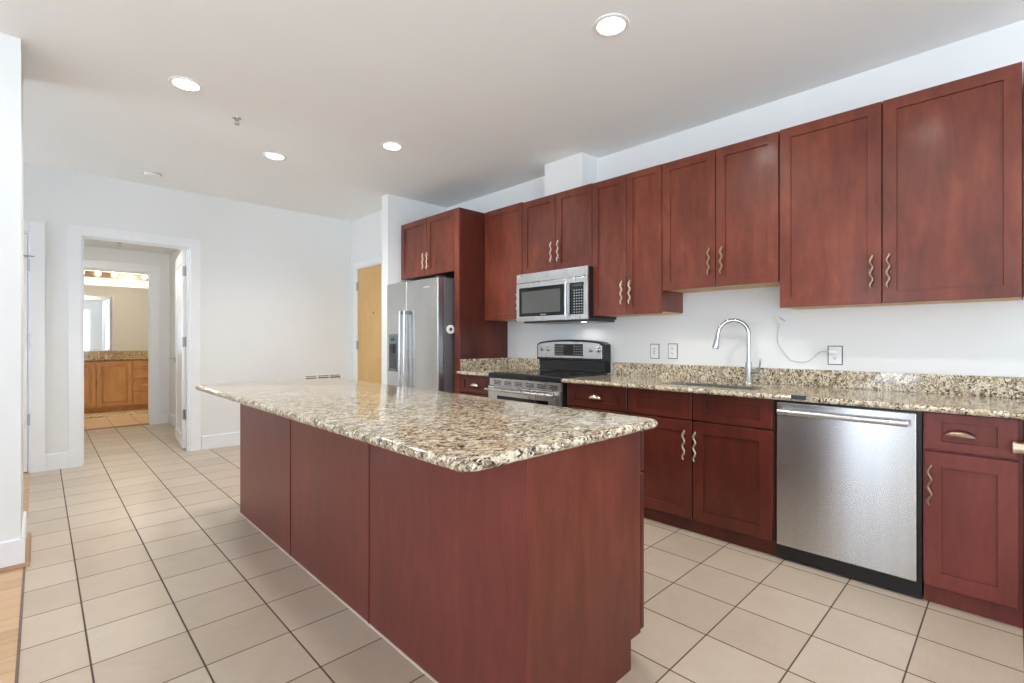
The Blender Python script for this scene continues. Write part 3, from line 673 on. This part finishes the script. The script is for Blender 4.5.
# island granite top with a rounded edge and rounded corners
t = thing('island_countertop', 'large polished speckled granite slab on the kitchen island, rounded corners', 'countertop', (1.3, 2.5, ZI))
CX0, CX1, CY0, CY1 = 0.770, 1.764, 0.970, 4.005
out = rounded(CX0, CX1, CY0, CY1, (.05, .05, .05, .05), n=8)
m = MB(); prof = []
zc, hh = (ZI+.034/2), .034/2
for k in range(9):
    a = -PI/2+PI*k/8; prof.append((hh*(1-math.cos(a)), zc+hh*math.sin(a)))
rings = []
cx, cy = (CX0+CX1)/2, (CY0+CY1)/2
for inset, z in prof:
    sxx, syy = (CX1-CX0-2*inset)/(CX1-CX0), (CY1-CY0-2*inset)/(CY1-CY0)
    rings.append([m.bm.verts.new((cx+(x-cx)*sxx, cy+(y-cy)*syy, z)) for x, y in out])
n = len(out)
for a, b in zip(rings, rings[1:]):
    for i in range(n): m.bm.faces.new((a[i], a[(i+1) % n], b[(i+1) % n], b[i]))
m.bm.faces.new(rings[0][::-1]); m.bm.faces.new(rings[-1])
m.build('slab', 'granite', t, smooth=True)

# ------------------------------------------------------------------ outlets, charger
def plate(name, label, y, z, kind):
    t = thing(name, label, 'outlet', (XW, y, z), 'wall outlets')
    MB().box(XW-.0025, XW-.0002, y-.041, y+.041, z-.061, z+.061).build('border', 'dgrey', t)
    MB().box(XW-.007, XW-.0026, y-.036, y+.036, z-.056, z+.056).build('plate', 'white', t, bevel=.002)
    if kind == 'switch':
        MB().box(XW-.0085, XW-.0071, y-.018, y+.018, z-.034, z+.034).build('socket_face', 'white', t)
        MB().box(XW-.0095, XW-.0086, y-.006, y+.006, z-.004, z+.002).box(XW-.0095, XW-.0086, y-.006, y+.006, z+.004, z+.010).build('button', 'dgrey', t)
    for s_ in (-1, 1):
        c = z+s_*.0195
        r = MB().lathe([(0, -.0025), (.0165, -.0025), (.0165, 0)], (XW-.0071-(.0015 if kind == 'switch' else 0), y, c), 'x', 20).build('socket', 'white', t)
        e_ = MB()
        for q in (-.006, .006): e_.box(XW-.0105-(.0015 if kind == 'switch' else 0), XW-.0097-(.0015 if kind == 'switch' else 0), y+q-.0016, y+q+.0016, c-.001, c+.008)
        e_.lathe([(0, -.0008), (.0028, -.0008), (.0028, 0)], (XW-.0097-(.0015 if kind == 'switch' else 0), y, c-.007), 'x', 10)
        e_.build('slots', 'dgrey', r)
    return t
plate('outlet', 'left of the two white wall outlets between range and faucet', 2.072, 1.152, 'switch')
plate('outlet', 'right of the two white wall outlets between range and faucet', 1.912, 1.155, 'duplex')
plate('outlet', 'white outlet with dark rim above the dishwasher, charger plugged in', 0.796, 1.146, 'duplex')
t = thing('charger', 'white plug and thin cord looping from outlet up to the cabinet corner', 'charger', (XW-.02, 0.80, 1.17))
MB().box(XW-.045, XW-.0118, 0.778, 0.825, 1.155, 1.182).build('plug', 'white', t, bevel=.006)
pts = [(.826, 1.168), (.86, 1.170), (.885, 1.160), (.93, 1.115), (.965, 1.098), (1.02, 1.100), (1.055, 1.112), (1.09, 1.155), (1.125, 1.21), (1.135, 1.26), (1.128, 1.32), (1.120, 1.365)]
sp = []
for i in range(len(pts)-1):
    p0, p1, p2, p3 = pts[max(i-1, 0)], pts[i], pts[i+1], pts[min(i+2, len(pts)-1)]
    for k in range(6):
        u = k/6
        f = lambda a, b, c, d_: 0.5*((2*b)+(-a+c)*u+(2*a-5*b+4*c-d_)*u*u+(-a+3*b-3*c+d_)*u**3)
        sp.append((XW-.012-.012*max(0, 1-i/3), f(p0[0], p1[0], p2[0], p3[0]), f(p0[1], p1[1], p2[1], p3[1])))
MB().tube(sp, .0028, 8).build('cord', 'keys', t, smooth=True)
MB().tube([(XW-.012, 1.118, 1.362), (XW-.012, 1.150, 1.415)], .007, 10).build('cord_end', 'white', t, smooth=True)
MB().tube([(XW-.010, 1.085, 1.372), (XW-.010, 1.118, 1.398)], .004, 8).build('clip', 'keys', t)
MB().box(XW-.008, XW-.0003, 1.098, 1.128, 1.238, 1.266).build('cord_hook', 'white', t, bevel=.003)

# ------------------------------------------------------------------ ceiling fixtures
def can_light(x, y, label):
    t = thing('ceiling_light', label, 'ceiling light', (x, y, ZC), 'recessed ceiling lights')
    MB().lathe([(.072, 0), (.095, 0), (.093, -.006), (.080, -.009), (.072, -.006)], (x, y, ZC-.0003), 'z', 40, ring=True).build('trim_ring', 'white', t, smooth=True)
    MB().lathe([(0, 0), (.0715, 0), (.0715, -.003), (0, -.006)], (x, y, ZC-.0003), 'z', 40).build('lens', 'can', t, smooth=True)
    ld = bpy.data.lights.new('can_lamp', 'SPOT'); ld.energy = CAN_W*4; ld.color = (1.0, .97, .93); ld.shadow_soft_size = .07
    ld.spot_size = math.radians(150); ld.spot_blend = 0.6
    lo = bpy.data.objects.new('lamp', ld); COL.objects.link(lo); lo.parent = t; lo.location = (0, 0, -.03)
    return t
c0 = can_light(2.150, 1.478, 'largest round recessed light, nearest above the wall cabinets')
dup(c0, (0.676, 3.738, ZC), 'round recessed ceiling light at the upper left, left of the sprinkler')
dup(c0, (2.150, 3.700, ZC), 'round recessed ceiling light nearest the refrigerator, right of its neighbour')
dup(c0, (1.512, 4.637, ZC), 'smallest farthest recessed ceiling light, halfway to the white far wall')
dup(c0, (1.75, 0.45, ZC), 'recessed ceiling light overhead in front of the right wall cabinet, out of the picture')
def sprinkler(x, y, z, label):
    t = thing('sprinkler', label, 'sprinkler', (x, y, z))
    MB().lathe([(0, 0), (.030, 0), (.028, -.006), (.012, -.009), (.010, -.022), (0, -.022)], (x, y, z-.0003), 'z', 24).build('escutcheon', 'hinge', t, smooth=True)
    MB().tube([(x-.012, y, z-.022), (x-.014, y, z-.034), (x, y, z-.045)], .003, 8).tube([(x+.012, y, z-.022), (x+.014, y, z-.034), (x, y, z-.045)], .003, 8).build('yoke', 'hinge', t)
    MB().lathe([(0, 0), (.017, 0), (.017, -.002), (0, -.003)], (x, y, z-.046), 'z', 16).build('deflector', 'hinge', t)
sprinkler(1.051, 4.043, ZC, 'small metal fire sprinkler on the kitchen ceiling between the lights')
sprinkler(0.76, 8.30, HZ, 'tiny fire sprinkler on the lower hallway ceiling beyond the doorway')
t = thing('smoke_detector', 'round white smoke detector on the ceiling near the far wall', 'smoke detector', (0.796, 5.95, ZC))
MB().lathe([(0, 0), (.075, 0), (.075, -.014), (.066, -.034), (0, -.038)], (0.796, 5.95, ZC-.0003), 'z', 40).build('body', 'white', t, smooth=True)
MB().lathe([(.067, 0), (.0765, 0), (.0765, -.004), (.067, -.004)], (0.796, 5.95, ZC-.013), 'z', 40, ring=True).build('vent_ring', 'dgrey', t)
# return-air grille on the far wall, its top just showing above the island
t = thing('wall_grille', 'white return-air grille low on the far wall, top edge above the island', 'vent', (2.71, YF, 0.55))
MB().box(2.455, 2.965, YF-.010, YF-.0005, .775, .795).box(2.455, 2.965, YF-.010, YF-.0005, .30, .32).box(2.455, 2.475, YF-.010, YF-.0005, .32, .775).box(2.945, 2.965, YF-.010, YF-.0005, .32, .775).box(2.62, 2.635, YF-.010, YF-.0005, .32, .775).box(2.785, 2.80, YF-.010, YF-.0005, .32, .775).build('frame', 'white', t)
MB().box(2.475, 2.945, YF-.002, YF-.0006, .32, .775).build('backing', 'dgrey', t)
m = MB()
for i in range(16):
    for a, b in ((2.475, 2.62), (2.635, 2.785), (2.80, 2.945)): m.box(a, b, YF-.0085, YF-.003, .326+i*.0285, .338+i*.0285)
m.build('slats', 'white', t)

# ------------------------------------------------------------------ bathroom beyond the hall
BY = 11.5
struct('wall_bath_far', MB().box(-0.72, 2.02, BY, BY+.12, 0, 2.7), 'bathwall')
struct('wall_bath_right', MB().box(1.90, 2.02, HB+.13, BY, 0, 2.7), 'bathwall')
struct('wall_bath_left', MB().box(-0.72, -0.60, HB+.13, BY, 0, 2.7), 'bathwall')
struct('ceiling', MB().box(-0.72, 2.02, HB, BY+.12, 2.7, 2.78), 'ceil')
t = thing('bathroom_vanity', 'oak bathroom vanity with raised-panel doors and four small drawers', 'vanity', (0.7, 11.2, 0))
VY = 10.90
MB().box(-0.55, 1.895, VY+.022, BY-.001, 0.085, .895).box(-0.55, 1.895, VY+.075, BY-.01, 0, .085).build('body', 'oak', t)
def vhandle(p, x, z, vert=True):
    if vert: MB().tube([(x, VY-.001, z-.05), (x, VY-.02, z-.046), (x, VY-.022, z), (x, VY-.02, z+.046), (x, VY-.001, z+.05)], .006, 8).build('handle', 'nickel', p, smooth=True)
    else: MB().tube([(x-.045, VY-.001, z), (x-.04, VY-.02, z), (x, VY-.022, z), (x+.04, VY-.02, z), (x+.045, VY-.001, z)], .006, 8).build('handle', 'nickel', p, smooth=True)
for a, b, hx in ((-0.33, 0.17, None), (0.19, 0.675, 0.645), (0.69, 1.158, 0.72)):
    dd = MB().panel_door(VY, VY+.020, a, b, .098, .882, st=.055, axis='y', raised=True).build('door', 'oak', t)
    if hx: vhandle(dd, hx, .735)
for z0, z1 in ((.738, .882), (.575, .724), (.345, .560), (.098, .330)):
    dd = MB().panel_door(VY, VY+.020, 1.180, 1.50, z0, z1, st=.022, rec=.003, axis='y').build('drawer', 'oak', t)
    vhandle(dd, 1.335, (z0+z1)/2, False)
t = thing('countertop', 'golden speckled granite top on the oak bathroom vanity', 'countertop', (0.7, 11.2, .895))
MB().box(-0.58, 1.896, VY-.03, BY-.001, .896, .93).build('slab', 'granite_w', t, bevel=.006)
MB().box(-0.58, 1.896, BY-.022, BY-.001, .9305, 1.05).build('backsplash', 'granite_w', t)
t = thing('faucet', 'small faucet with two handles on the bathroom vanity top', 'faucet', (0.74, 11.3, .93))
MB().tube([(.74, 11.34, .93), (.74, 11.34, 1.00), (.74, 11.30, 1.03), (.74, 11.24, 1.02)], .011, 10).build('spout', 'nickel', t, smooth=True)
for x in (.64, .84): MB().lathe([(0, 0), (.02, 0), (.016, .04), (.02, .06), (0, .062)], (x, 11.35, .93), 'z', 14).build('tap_handle', 'nickel', t, smooth=True)
t = thing('mirror', 'wide frameless bathroom mirror above the oak vanity', 'mirror', (0.7, BY, 1.055))
MB().box(-0.5, 1.86, BY-.006, BY-.001, 1.055, 2.235).build('glass', 'mirror', t)
t = thing('vanity_light', 'vanity light bar with round bare bulbs above the bathroom mirror', 'light', (0.9, BY, 2.43))
MB().box(0.02, 1.62, BY-.05, BY-.001, 2.375, 2.475).build('bar', 'bronze', t, bevel=.004)
lamps = []
for i in range(7):
    x = 1.405-i*.222
    b = MB().lathe([(0, -.125), (.022, -.120), (.036, -.105), (.042, -.085), (.036, -.062), (.022, -.05), (.018, -.001)], (x, BY-.05, 2.432), 'y', 20).build('bulb', 'bulb', t, smooth=True)
for x in (0.3, 1.2):
    ld = bpy.data.lights.new('vanity_lamp', 'POINT'); ld.energy = 15; ld.color = (1, .90, .76); ld.shadow_soft_size = .06
    lo = bpy.data.objects.new('lamp', ld); COL.objects.link(lo); lo.parent = t; lo.location = (x-0.9, -.45, -.05)
t = thing('bath_mat', 'beige patterned bath mat in front of the oak vanity', 'rug', (0.95, 10.5, 0))
m = MB().box(0.30, 1.13, 10.30, 10.82, .0005, .010).box(1.17, 1.42, 10.36, 10.82, .0005, .010)
m.build('pile', 'rug', t, bevel=.003)
# unseen ceiling lamp added behind the doorway head to brighten the hall
t = thing('ceiling_light', 'unseen flush round light added on the hallway ceiling to brighten the hall', 'ceiling light', (0.55, 7.0, HZ))
MB().lathe([(0, 0), (.12, 0), (.12, -.02), (.09, -.045), (0, -.05)], (0.55, 7.0, HZ-.0003), 'z', 32).build('shade', 'can', t, smooth=True)
ld = bpy.data.lights.new('hall_fill', 'POINT'); ld.energy = 12; ld.color = (1, .95, .88); ld.shadow_soft_size = .1
lo = bpy.data.objects.new('lamp', ld); COL.objects.link(lo); lo.parent = t; lo.location = (0, 0, -.12)

for o in bpy.data.objects:
    if '_w' in o: del o['_w']
